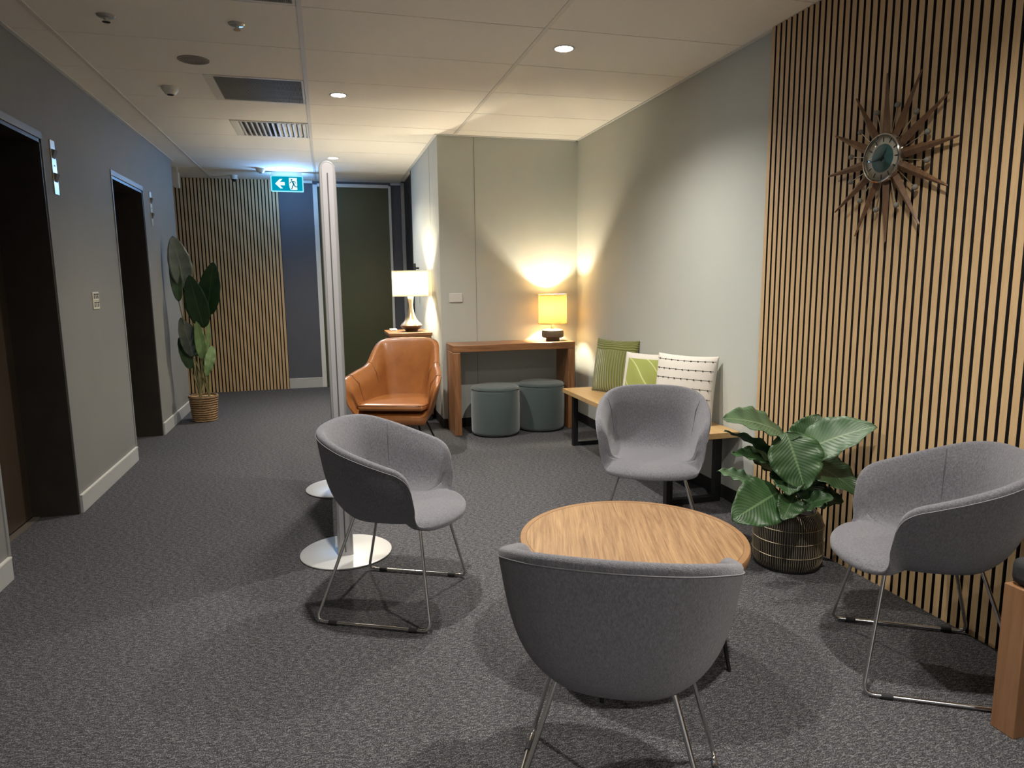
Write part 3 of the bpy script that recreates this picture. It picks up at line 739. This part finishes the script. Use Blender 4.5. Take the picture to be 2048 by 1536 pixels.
# ================================================================== CONSOLE + LAMP + POUFS
t = thing('console_table', 'brown timber waterfall console table against the pale end wall', 'table', (1.585, 5.92, 0))
W = .555; D = .17
obj('top', BX(-W, W, -D, D, .728, .790), M_TIMB, t, bevel=.005)
for s in (-1, 1): obj('side_panel', BX(s*W-(.066 if s > 0 else 0), s*W+(.066 if s < 0 else 0), -D, D, 0, .727), M_TIMBZ, t, bevel=.005)
table_lamp('table_lamp', 'lit lamp with cream shade and squat dark base on the timber console', (1.985, 5.925, .790), .12,
           [('foot', [(0, 0), (.062, 0), (.064, .004), (.062, .028), (0, .028)], M_BRD), ('body', [(0, .028), (.088, .028), (.098, .036), (.100, .046), (.100, .082), (.094, .094), (.070, .104), (0, .106)], mat('lamp_stoneware', (.055, .050, .042), .6, noise=(30, .2))),
            ('neck', [(0, .106), (.016, .106), (.014, .150), (0, .150)], M_BRS)],
           .128, .155, .415, M_SH2, 20, .290)
def pouf(x, y, label):
    t = thing('pouf', label, 'pouf', (x, y, 0), 0, 'teal velvet poufs under the console')
    R_ = .212; Hh = .428
    obj('body', LA([(0, .012), (R_-.012, .012), (R_-.003, .022), (R_, .04), (R_+.002, .22), (R_, Hh-.045), (R_-.006, Hh-.022), (0, Hh-.022)], 64), M_POUF, t, smooth='full')
    obj('top', LA([(0, Hh-.021), (R_-.005, Hh-.021), (R_-.004, Hh-.014), (R_-.014, Hh-.003), (R_-.035, Hh+.002), (0, Hh+.006)], 64), M_POUF, t, smooth='full')
    obj('seam_piping', LA([(R_-.004, Hh-.024), (R_+.001, Hh-.021), (R_-.003, Hh-.018)], 64, close=True), M_POUF, t)
    obj('base_ring', LA([(0, 0), (R_-.02, 0), (R_-.02, .013), (0, .013)], 48), M_RUB, t)
pouf(1.40, 5.766, 'teal velvet pouf under the console, nearer the tan armchair')
pouf(1.845, 5.85, 'teal velvet pouf under the console, beside the oak bench')

# ================================================================== BENCH + CUSHIONS
t = thing('oak_bench', 'oak topped bench on black steel frame against the right wall', 'bench', (2.065, 4.335, 0))
obj('bench_top', BX(-.215, .215, -.935, .935, .418, .452), M_BENCH, t, bevel=.002)
for yy in (-.79, .79):
    g = bmesh.new()
    for a, b, c, d in ((-.18, -.14, 0, .418), (.14, .18, 0, .418), (-.14, .14, 0, .035), (-.14, .14, .383, .418)): box(g, a, b, yy-.022, yy+.022, c, d)
    obj('leg_frame', g, M_BLKM, t, bevel=.002)
obj('stretcher', BX(-.02, .02, -.768, .768, .383, .417), M_BLKM, t)

def cushion(name, label, loc, size, thick, rz, tilt, m, extra=None):
    """square scatter cushion standing on its edge: local x across, z up, -y the face"""
    t = thing(name, label, 'cushion', loc, rz, 'scatter cushions on the oak bench')
    n = 24; g = bmesh.new(); F = []; B = []
    h = size/2
    def pt(u, v, side):
        pu = 1-.055*(1-abs(v)**2.2)*0; e = (1-u*u)*(1-v*v)
        x = u*h*(1-.05*(1-v*v)); z = v*h*(1-.05*(1-u*u))+h
        y = side*thick*(max(0, e)**.42)+.004*math.sin(9*u+4*v)*e
        return x, y, z
    rot = Matrix.Rotation(tilt, 3, 'X')
    for i in range(n+1):
        F.append([]); B.append([])
        for j in range(n+1):
            u, v = -1+2*i/n, -1+2*j/n
            # denser near the edge
            u, v = math.sin(u*PI/2), math.sin(v*PI/2)
            F[-1].append(g.verts.new(rot @ Vector(pt(u, v, -1))))
            B[-1].append(F[-1][-1] if i in (0, n) or j in (0, n) else g.verts.new(rot @ Vector(pt(u, v, 1))))
    uvl = g.loops.layers.uv.new('UVMap')
    def face(vs, uv):
        f = g.faces.new(vs)
        for l, q in zip(f.loops, uv): l[uvl].uv = q
    for i in range(n):
        for j in range(n):
            q = [(i/n, j/n), ((i+1)/n, j/n), ((i+1)/n, (j+1)/n), (i/n, (j+1)/n)]
            face((F[i][j], F[i+1][j], F[i+1][j+1], F[i][j+1]), q)
            face((B[i][j+1], B[i+1][j+1], B[i+1][j], B[i][j]), [q[3], q[2], q[1], q[0]])
    c = obj('cover', g, m, t, smooth='full')
    if extra: extra(t, c, pt, rot)
    return t
def fabmat(name, fn, rough=.85, bumpw=None):
    m = bpy.data.materials.new(name); m.use_nodes = True; nt = m.node_tree; b = nt.nodes['Principled BSDF']; b.inputs['Roughness'].default_value = rough
    uv = N(nt, 'ShaderNodeTexCoord'); fn(nt, b, uv); return m
def green_fn(nt, b, uv):
    b.inputs['Sheen Weight'].default_value = .4
    sp = N(nt, 'ShaderNodeSeparateXYZ'); nt.links.new(uv.outputs['UV'], sp.inputs[0])
    nz = N(nt, 'ShaderNodeTexNoise', Scale=5.0, Detail=3.0); nt.links.new(uv.outputs['UV'], nz.inputs['Vector'])
    w1 = N(nt, 'ShaderNodeMath', operation='MULTIPLY_ADD'); w1.inputs[1].default_value = 150; nt.links.new(sp.outputs['Y'], w1.inputs[0])
    ns = N(nt, 'ShaderNodeMath', operation='MULTIPLY'); ns.inputs[1].default_value = 6; nt.links.new(nz.outputs['Fac'], ns.inputs[0]); nt.links.new(ns.outputs[0], w1.inputs[2])
    s1 = N(nt, 'ShaderNodeMath', operation='SINE'); nt.links.new(w1.outputs[0], s1.inputs[0])
    w2 = N(nt, 'ShaderNodeMath', operation='MULTIPLY'); w2.inputs[1].default_value = 150; nt.links.new(sp.outputs['X'], w2.inputs[0])
    s2 = N(nt, 'ShaderNodeMath', operation='SINE'); nt.links.new(w2.outputs[0], s2.inputs[0])
    topm = N(nt, 'ShaderNodeMath', operation='GREATER_THAN'); topm.inputs[1].default_value = .70; nt.links.new(sp.outputs['Y'], topm.inputs[0])
    mx = N(nt, 'ShaderNodeMix', data_type='FLOAT'); nt.links.new(topm.outputs[0], mx.inputs[0]); nt.links.new(s2.outputs[0], mx.inputs[2]); nt.links.new(s1.outputs[0], mx.inputs[3])
    cr = N(nt, 'ShaderNodeValToRGB'); cr.color_ramp.elements[0].color = (.075, .085, .012, 1); cr.color_ramp.elements[1].color = (.25, .27, .055, 1)
    ad = N(nt, 'ShaderNodeMath', operation='MULTIPLY_ADD'); ad.inputs[1].default_value = .22; ad.inputs[2].default_value = .5; nt.links.new(mx.outputs[0], ad.inputs[0])
    nt.links.new(ad.outputs[0], cr.inputs[0]); nt.links.new(cr.outputs[0], b.inputs['Base Color'])
    bp = N(nt, 'ShaderNodeBump', Strength=.6, Distance=.006); nt.links.new(mx.outputs[0], bp.inputs['Height']); nt.links.new(bp.outputs[0], b.inputs['Normal'])
def plain(col):
    def fn(nt, b, uv):
        nz = N(nt, 'ShaderNodeTexNoise', Scale=140.0, Detail=3.0); nt.links.new(uv.outputs['UV'], nz.inputs['Vector'])
        cr = N(nt, 'ShaderNodeValToRGB'); cr.color_ramp.elements[0].color = (*[c*.85 for c in col], 1); cr.color_ramp.elements[1].color = (*col, 1)
        nt.links.new(nz.outputs['Fac'], cr.inputs[0]); nt.links.new(cr.outputs[0], b.inputs['Base Color'])
        bp = N(nt, 'ShaderNodeBump', Strength=.25, Distance=.003); nt.links.new(nz.outputs['Fac'], bp.inputs['Height']); nt.links.new(bp.outputs[0], b.inputs['Normal'])
    return fn
M_CUG = fabmat('cushion_green_pleated', green_fn, .55)
M_CUW = fabmat('cushion_cream', plain((.60, .56, .50)))
def patch_fn(nt, b, uv):
    sp = N(nt, 'ShaderNodeSeparateXYZ'); nt.links.new(uv.outputs['UV'], sp.inputs[0])
    def ab(o, c):
        a = N(nt, 'ShaderNodeMath', operation='SUBTRACT'); a.inputs[1].default_value = c; nt.links.new(o, a.inputs[0])
        q = N(nt, 'ShaderNodeMath', operation='ABSOLUTE'); nt.links.new(a.outputs[0], q.inputs[0]); return q.outputs[0]
    mx = N(nt, 'ShaderNodeMath', operation='MAXIMUM'); nt.links.new(ab(sp.outputs['X'], .5), mx.inputs[0]); nt.links.new(ab(sp.outputs['Y'], .5), mx.inputs[1])
    lt = N(nt, 'ShaderNodeMath', operation='LESS_THAN'); lt.inputs[1].default_value = .285; nt.links.new(mx.outputs[0], lt.inputs[0])
    # pale leaf stem lines inside the patch
    wv = N(nt, 'ShaderNodeTexWave', Scale=2.2, Distortion=2.5, Detail=0.0); wv.bands_direction = 'DIAGONAL'; nt.links.new(uv.outputs['UV'], wv.inputs['Vector'])
    gt = N(nt, 'ShaderNodeMath', operation='GREATER_THAN'); gt.inputs[1].default_value = .985; nt.links.new(wv.outputs['Fac'], gt.inputs[0])
    m1 = N(nt, 'ShaderNodeMix', data_type='RGBA'); nt.links.new(gt.outputs[0], m1.inputs[0]); m1.inputs[6].default_value = (.27, .30, .075, 1); m1.inputs[7].default_value = (.45, .48, .20, 1)
    m2 = N(nt, 'ShaderNodeMix', data_type='RGBA'); nt.links.new(lt.outputs[0], m2.inputs[0]); m2.inputs[6].default_value = (.56, .525, .47, 1); nt.links.new(m1.outputs[2], m2.inputs[7])
    nt.links.new(m2.outputs[2], b.inputs['Base Color'])
M_CUP = fabmat('cushion_cream_green_patch', patch_fn)
M_TUFT = mat('tuft_dark', (.035, .030, .028), .9)
def tufts(t, c, pt, rot):
    s = obj('stitched_rows', bmesh.new(), M_TUFT, c)
    g = bmesh.new()
    for k, v in enumerate((.84, .56, .28, .0, -.28, -.56, -.84)):
        pts = [rot @ (Vector(pt(-.96+1.92*i/40, v, -1))+Vector((0, -.0012, 0))) for i in range(41)]
        tube(g, pts, .0011, 4)
        for i in range(9):
            p = rot @ Vector(pt(-.88+.22*i, v, -1)); ball(g, p+Vector((0, -.002, -.001)), .0048, 6, 4)
    bmesh.ops.recalc_face_normals(g, faces=g.faces); g.to_mesh(s.data); g.free(); s.data.materials.clear(); s.data.materials.append(M_TUFT)
def face_rot(nx, ny): return math.atan2(ny, nx)+PI/2     # local -y turns to (nx,ny)
cushion('scatter_cushion', 'olive green pleated cushion standing at the far end of the oak bench', (2.130, 4.91, .452), .425, .062, face_rot(-.90, -.43), R(-10), M_CUG)
cushion('scatter_cushion', 'cream cushion with a lime green square, between the other two cushions', (2.110, 4.32, .452), .375, .062, face_rot(-.84, -.54), R(-12), M_CUP)
cushion('scatter_cushion', 'cream cushion with dark stitched dotted rows, nearest on the bench', (2.098, 3.765, .452), .420, .060, face_rot(-.86, -.51), R(-10), M_CUW, tufts)

# ================================================================== TIMBER SEAT AT THE RIGHT EDGE
t = thing('timber_seat', 'low timber seat with dark cushion at the right edge of the photo', 'seat', (2.055, 1.0, 0))
for x0, x1 in ((-.200, -.110), (.110, .195)):
    for y0, y1 in ((.366, .437), (-1.037, -.966)):
        obj('leg_post', BX(x0, x1, y0, y1, 0, .450), M_SOFAW, t, bevel=.002)
M_SOFAL = wood('seat_timber_long', (.40, .20, .088), (.29, .135, .055), 'Y', .9, .5, .1)
for y0, y1 in ((.366, .437), (-1.037, -.966)): obj('end_rail', BX(-.109, .109, y0, y1, .385, .450), M_SOFAL, t, bevel=.002)
obj('seat_board', BX(-.200, .195, -.965, .365, .385, .450), M_SOFAL, t, bevel=.002)
obj('cushion_pad', BX(-.194, .190, -.95, .434, .452, .532), mat('pad_black', (.022, .022, .024), .85, bump=(300, .2)), t, bevel=.024, seg=4, smooth=True)

# ================================================================== PLANTS
def leaf_bm(base, tip, width, nrm, droop=.0, cup=.12, wave=.004, shape=(.75, 1.0), n=22, m=10, seed=0):
    base, tip, nrm = Vector(base), Vector(tip), Vector(nrm); ax = tip-base; Ln = ax.length; ax.normalize()
    nr = (nrm-ax*nrm.dot(ax)).normalized(); sd = ax.cross(nr); rnd = random.Random(seed); ph = rnd.random()*6
    g = bmesh.new(); uvl = g.loops.layers.uv.new('UVMap'); G = []
    for i in range(n+1):
        v = i/n; wv = width/2*(max(0, math.sin(PI*v**shape[0]))**shape[1]) if 0 < v < 1 else 0
        wv = max(wv, .0015)
        row = []
        for j in range(m+1):
            s = -1+2*j/m
            p = base+ax*Ln*v+sd*wv*s+nr*(droop*Ln*4*v*(1-v)+cup*width*(s*s)*math.sin(PI*v)+wave*math.sin(v*26+ph+(2 if s > 0 else 0))*abs(s)**2)
            row.append((g.verts.new(p), (j/m, v)))
        G.append(row)
    for i in range(n):
        for j in range(m):
            q = [G[i][j], G[i][j+1], G[i+1][j+1], G[i+1][j]]; f = g.faces.new([a for a, _ in q])
            for l, (_, u) in zip(f.loops, q): l[uvl].uv = u
    return g
def leaf(parent, origin, base, tip, width, nrm, m, **k):
    o = Vector(origin); g = leaf_bm(Vector(base)-o, Vector(tip)-o, width, nrm, **k)
    ob = obj('leaf', g, m, parent, smooth='full'); s = ob.modifiers.new('thick', 'SOLIDIFY'); s.thickness = .0014
    return ob
def stem(parent, origin, root, base, m, r=.004, bend=(0, 0, 0)):
    o = Vector(origin); a, b = Vector(root)-o, Vector(base)-o; mid = (a+b)/2+Vector(bend)
    pts = [a*(1-t)**2+mid*2*t*(1-t)+b*t*t for t in [k/8 for k in range(9)]]
    return obj('stem', TU(pts, r, 7, r1=r*.6), m, parent, smooth=True)

# leafy plant in the wire basket by the slat wall
O = (2.045, 2.635, 0)
t = thing('potted_leafy_plant', 'broad-leaved green plant in a black wire planter by the slat wall', 'plant', O)
po = obj('planter', LA([(0, .006), (.140, .006), (.146, .016), (.150, .05), (.150, .20), (.140, .235), (.122, .255), (.112, .262), (.106, .258), (.106, .235), (0, .232)], 56), mat('planter_black', (.018, .016, .014), .55), t, smooth=True)
g = bmesh.new(); hp = [(.143, .010), (.154, .04), (.157, .12), (.154, .195), (.143, .235), (.118, .262)]
for k in range(96):
    a = 2*PI*k/96+.012*math.sin(k*7.3); ca, sa = math.cos(a), math.sin(a)
    tube(g, [(r*ca, r*sa, z) for r, z in hp], .0011, 4)
obj('wire_cage', g, mat('wire_lit_pale', (.40, .33, .22), .45, metal=.3), po)  # black wires and hoops; the light catching them is put into this pale colour
g = bmesh.new()
for r, z in ((.145, .010), (.158, .075), (.159, .140), (.155, .200), (.119, .262)): lathe(g, [(r-.001, z-.0012), (r+.0014, z), (r-.001, z+.0012)], 48, close=True)
obj('wire_hoops', g, mat('wire_lit_pale', (.40, .33, .22), .45, metal=.3), po)
obj('base_ring', LA([(.120, 0), (.148, 0), (.150, .012), (.120, .012)], 48, close=True), M_BLKM, po)
obj('soil', LA([(0, .236), (.105, .236), (.105, .240), (0, .243)], 32), mat('soil_dark', (.015, .012, .009), 1, noise=(40, .4)), po)
G1 = leafmat('leaf_green_mid', (.022, .060, .020), (.050, .112, .038), (.12, .20, .085), 17)
G2 = leafmat('leaf_green_deep', (.013, .038, .012), (.028, .068, .022), (.060, .12, .042), 17)
G3 = leafmat('leaf_green_pale', (.045, .092, .045), (.085, .150, .075), (.18, .25, .14), 17)
M_STEM = mat('stem_green', (.070, .105, .030), .5)
V = (-.5, -.75, .45)
LV = [((1.984, 2.62, .624), (1.621, 2.55, .735), .155, (-.15, -.55, .8), G3, .06),
      ((1.965, 2.62, .50), (1.715, 2.68, .645), .13, (-.2, .25, .9), G2, .05),
      ((1.927, 2.62, .484), (1.702, 2.60, .560), .085, (.1, -.35, .9), G1, .06),
      ((1.935, 2.54, .655), (1.970, 2.44, .415), .215, (-.35, -.85, .35), G1, .03),
      ((2.045, 2.60, .525), (2.215, 2.325, .705), .190, (-.45, -.55, .72), G3, .07),
      ((2.045, 2.58, .520), (2.190, 2.36, .400), .165, (-.10, -.60, .78), G2, .06),
      ((1.915, 2.54, .385), (1.640, 2.48, .300), .205, (-.35, -.80, .48), G1, .05),
      ((1.850, 2.62, .400), (1.700, 2.70, .455), .085, (.2, -.5, .8), G3, .05),
      ((1.962, 2.54, .360), (2.018, 2.49, .468), .050, (-.3, -.9, .1), G3, .02),
      ((1.985, 2.50, .315), (2.050, 2.36, .400), .100, (-.3, -.5, .8), G2, .05),
      ((1.965, 2.50, .375), (1.840, 2.41, .305), .105, (-.3, -.7, .6), G2, .05),
      ((2.060, 2.62, .470), (2.215, 2.56, .540), .17, (-.4, -.6, .6), G2, .05),
      ((1.985, 2.58, .470), (1.985, 2.50, .640), .165, (-.4, -.9, .1), G2, .02),
      ((2.02, 2.56, .450), (2.06, 2.42, .330), .13, (-.3, -.8, .5), G2, .04),
      ((2.055, 2.62, .520), (2.170, 2.62, .705), .150, (-.45, -.80, .35), G1, .04),
      ((2.030, 2.60, .440), (2.200, 2.44, .470), .140, (-.20, -.62, .75), G1, .06),
      ((1.960, 2.56, .480), (1.890, 2.44, .400), .140, (-.40, -.75, .5), G2, .05),
      ((2.060, 2.58, .340), (2.175, 2.44, .345), .115, (-.1, -.7, .7), G2, .06),
      ((2.000, 2.66, .440), (1.850, 2.74, .540), .120, (-.1, -.6, .8), G2, .06)]
for k, (b, tp, wd, nr, m, dr) in enumerate(LV):
    leaf(t, O, b, tp, wd*1.1, nr, m, droop=dr, cup=.10, wave=.007, shape=(.80, .72), seed=k)
    stem(t, O, (2.045+.03*math.cos(k*2.4), 2.62+.03*math.sin(k*2.4), .238), b, M_STEM, .0042, (0, 0, .03))
tg = obj('care_tag', BX(.100, .118, -.20, -.198, .385, .410), M_PLW, t, label='small white care tag among the leaves')

# banana-leaf plant in the wicker basket by the left wall
O = (-1.205, 7.215, 0)
t = thing('potted_banana_plant', 'tall plant with paddle leaves in a wicker basket by the left wall', 'plant', O)
def wick():
    m = bpy.data.materials.new('wicker_straw'); m.use_nodes = True; nt = m.node_tree; b = nt.nodes['Principled BSDF']; b.inputs['Roughness'].default_value = .8
    tc = N(nt, 'ShaderNodeTexCoord'); wv = N(nt, 'ShaderNodeTexWave', Scale=14.0, Distortion=2.5, Detail=2.0); wv.bands_direction = 'Z'; nt.links.new(tc.outputs['Object'], wv.inputs['Vector'])
    nz = N(nt, 'ShaderNodeTexNoise', Scale=38.0, Detail=4.0); nt.links.new(tc.outputs['Object'], nz.inputs['Vector'])
    ad = N(nt, 'ShaderNodeMath', operation='MULTIPLY_ADD'); ad.inputs[1].default_value = .5; nt.links.new(wv.outputs['Fac'], ad.inputs[0])
    m2 = N(nt, 'ShaderNodeMath', operation='MULTIPLY'); m2.inputs[1].default_value = .5; nt.links.new(nz.outputs['Fac'], m2.inputs[0]); nt.links.new(m2.outputs[0], ad.inputs[2])
    cr = N(nt, 'ShaderNodeValToRGB'); cr.color_ramp.elements[0].color = (.10, .052, .022, 1); cr.color_ramp.elements[1].color = (.46, .29, .13, 1); cr.color_ramp.elements[0].position = .25; cr.color_ramp.elements[1].position = .8
    nt.links.new(ad.outputs[0], cr.inputs[0]); nt.links.new(cr.outputs[0], b.inputs['Base Color'])
    bp = N(nt, 'ShaderNodeBump', Strength=.9, Distance=.012); nt.links.new(ad.outputs[0], bp.inputs['Height']); nt.links.new(bp.outputs[0], b.inputs['Normal']); return m
M_WICK = wick()
prof = [(0, .0), (.108, .0)]
for k in range(17):
    z = .008+k*.0145; r = .112+.022*(z/.25); prof += [(r+.0030, z), (r-.0012, z+.007)]
prof += [(.134, .252), (.122, .254), (.118, .235), (0, .230)]
ba = obj('basket', LA(prof, 56), M_WICK, t, smooth=True, angle=70)
obj('rolled_rim', LA([(.128+.011*math.cos(2*PI*k/10), .242+.013*math.sin(2*PI*k/10)) for k in range(10)], 56, close=True), M_WICK, ba, smooth='full')
obj('soil', LA([(0, .228), (.117, .228), (.117, .232), (0, .236)], 32), mat('soil_dark', (.015, .012, .009), 1), ba)
B1 = leafmat('paddle_dark', (.012, .040, .010), (.024, .066, .016), (.05, .11, .03), 30, vw=.07)
B2 = leafmat('paddle_mid', (.045, .085, .026), (.075, .130, .042), (.16, .22, .09), 30, vw=.07)
B3 = leafmat('paddle_light', (.110, .190, .062), (.155, .245, .085), (.25, .33, .14), 30, vw=.07)
B4 = leafmat('paddle_grey', (.055, .072, .058), (.085, .105, .085), (.12, .14, .11), 30, vw=.07)
BV = [((-1.280, 7.14, 1.292), (-1.355, 7.16, 1.785), .215, (.45, -.88, .15), B4, .03),
      ((-1.335, 7.10, 1.170), (-1.375, 7.16, 1.690), .105, (.30, -.92, .0), B1, .03),
      ((-1.140, 7.14, .915), (-1.225, 7.09, 1.420), .215, (-.2, -.95, .1), B1, .02),
      ((-1.108, 7.20, 1.03), (-1.020, 7.20, 1.545), .230, (-.35, -.92, .05), B1, .02),
      ((-1.175, 7.15, .610), (-1.198, 7.10, .985), .110, (.5, -.85, .1), B3, .03),
      ((-1.085, 7.18, .740), (-1.150, 7.09, .445), .095, (.3, -.9, .15), B3, .05),
      ((-1.255, 7.15, .640), (-1.340, 7.14, 1.020), .165, (.5, -.85, .2), B4, .03),
      ((-1.290, 7.16, .520), (-1.375, 7.16, .830), .110, (.4, -.85, .2), B1, .04),
      ((-1.230, 7.19, .640), (-1.275, 7.17, .965), .120, (.0, -.95, .1), B2, .03),
      ((-1.125, 7.17, .700), (-1.105, 7.17, 1.030), .045, (.8, -.6, .1), B3, .02)]
M_ST2 = mat('stem_straw', (.22, .21, .085), .5)
for k, (b, tp, wd, nr, m, dr) in enumerate(BV):
    leaf(t, O, b, tp, wd, nr, m, droop=dr, cup=.06, wave=.004, shape=(.80, .62), seed=40+k)
    stem(t, O, (-1.205+.055*math.cos(k*2.1), 7.215+.05*math.sin(k*2.1), .232), b, M_ST2, .0085, (0, 0, .02))
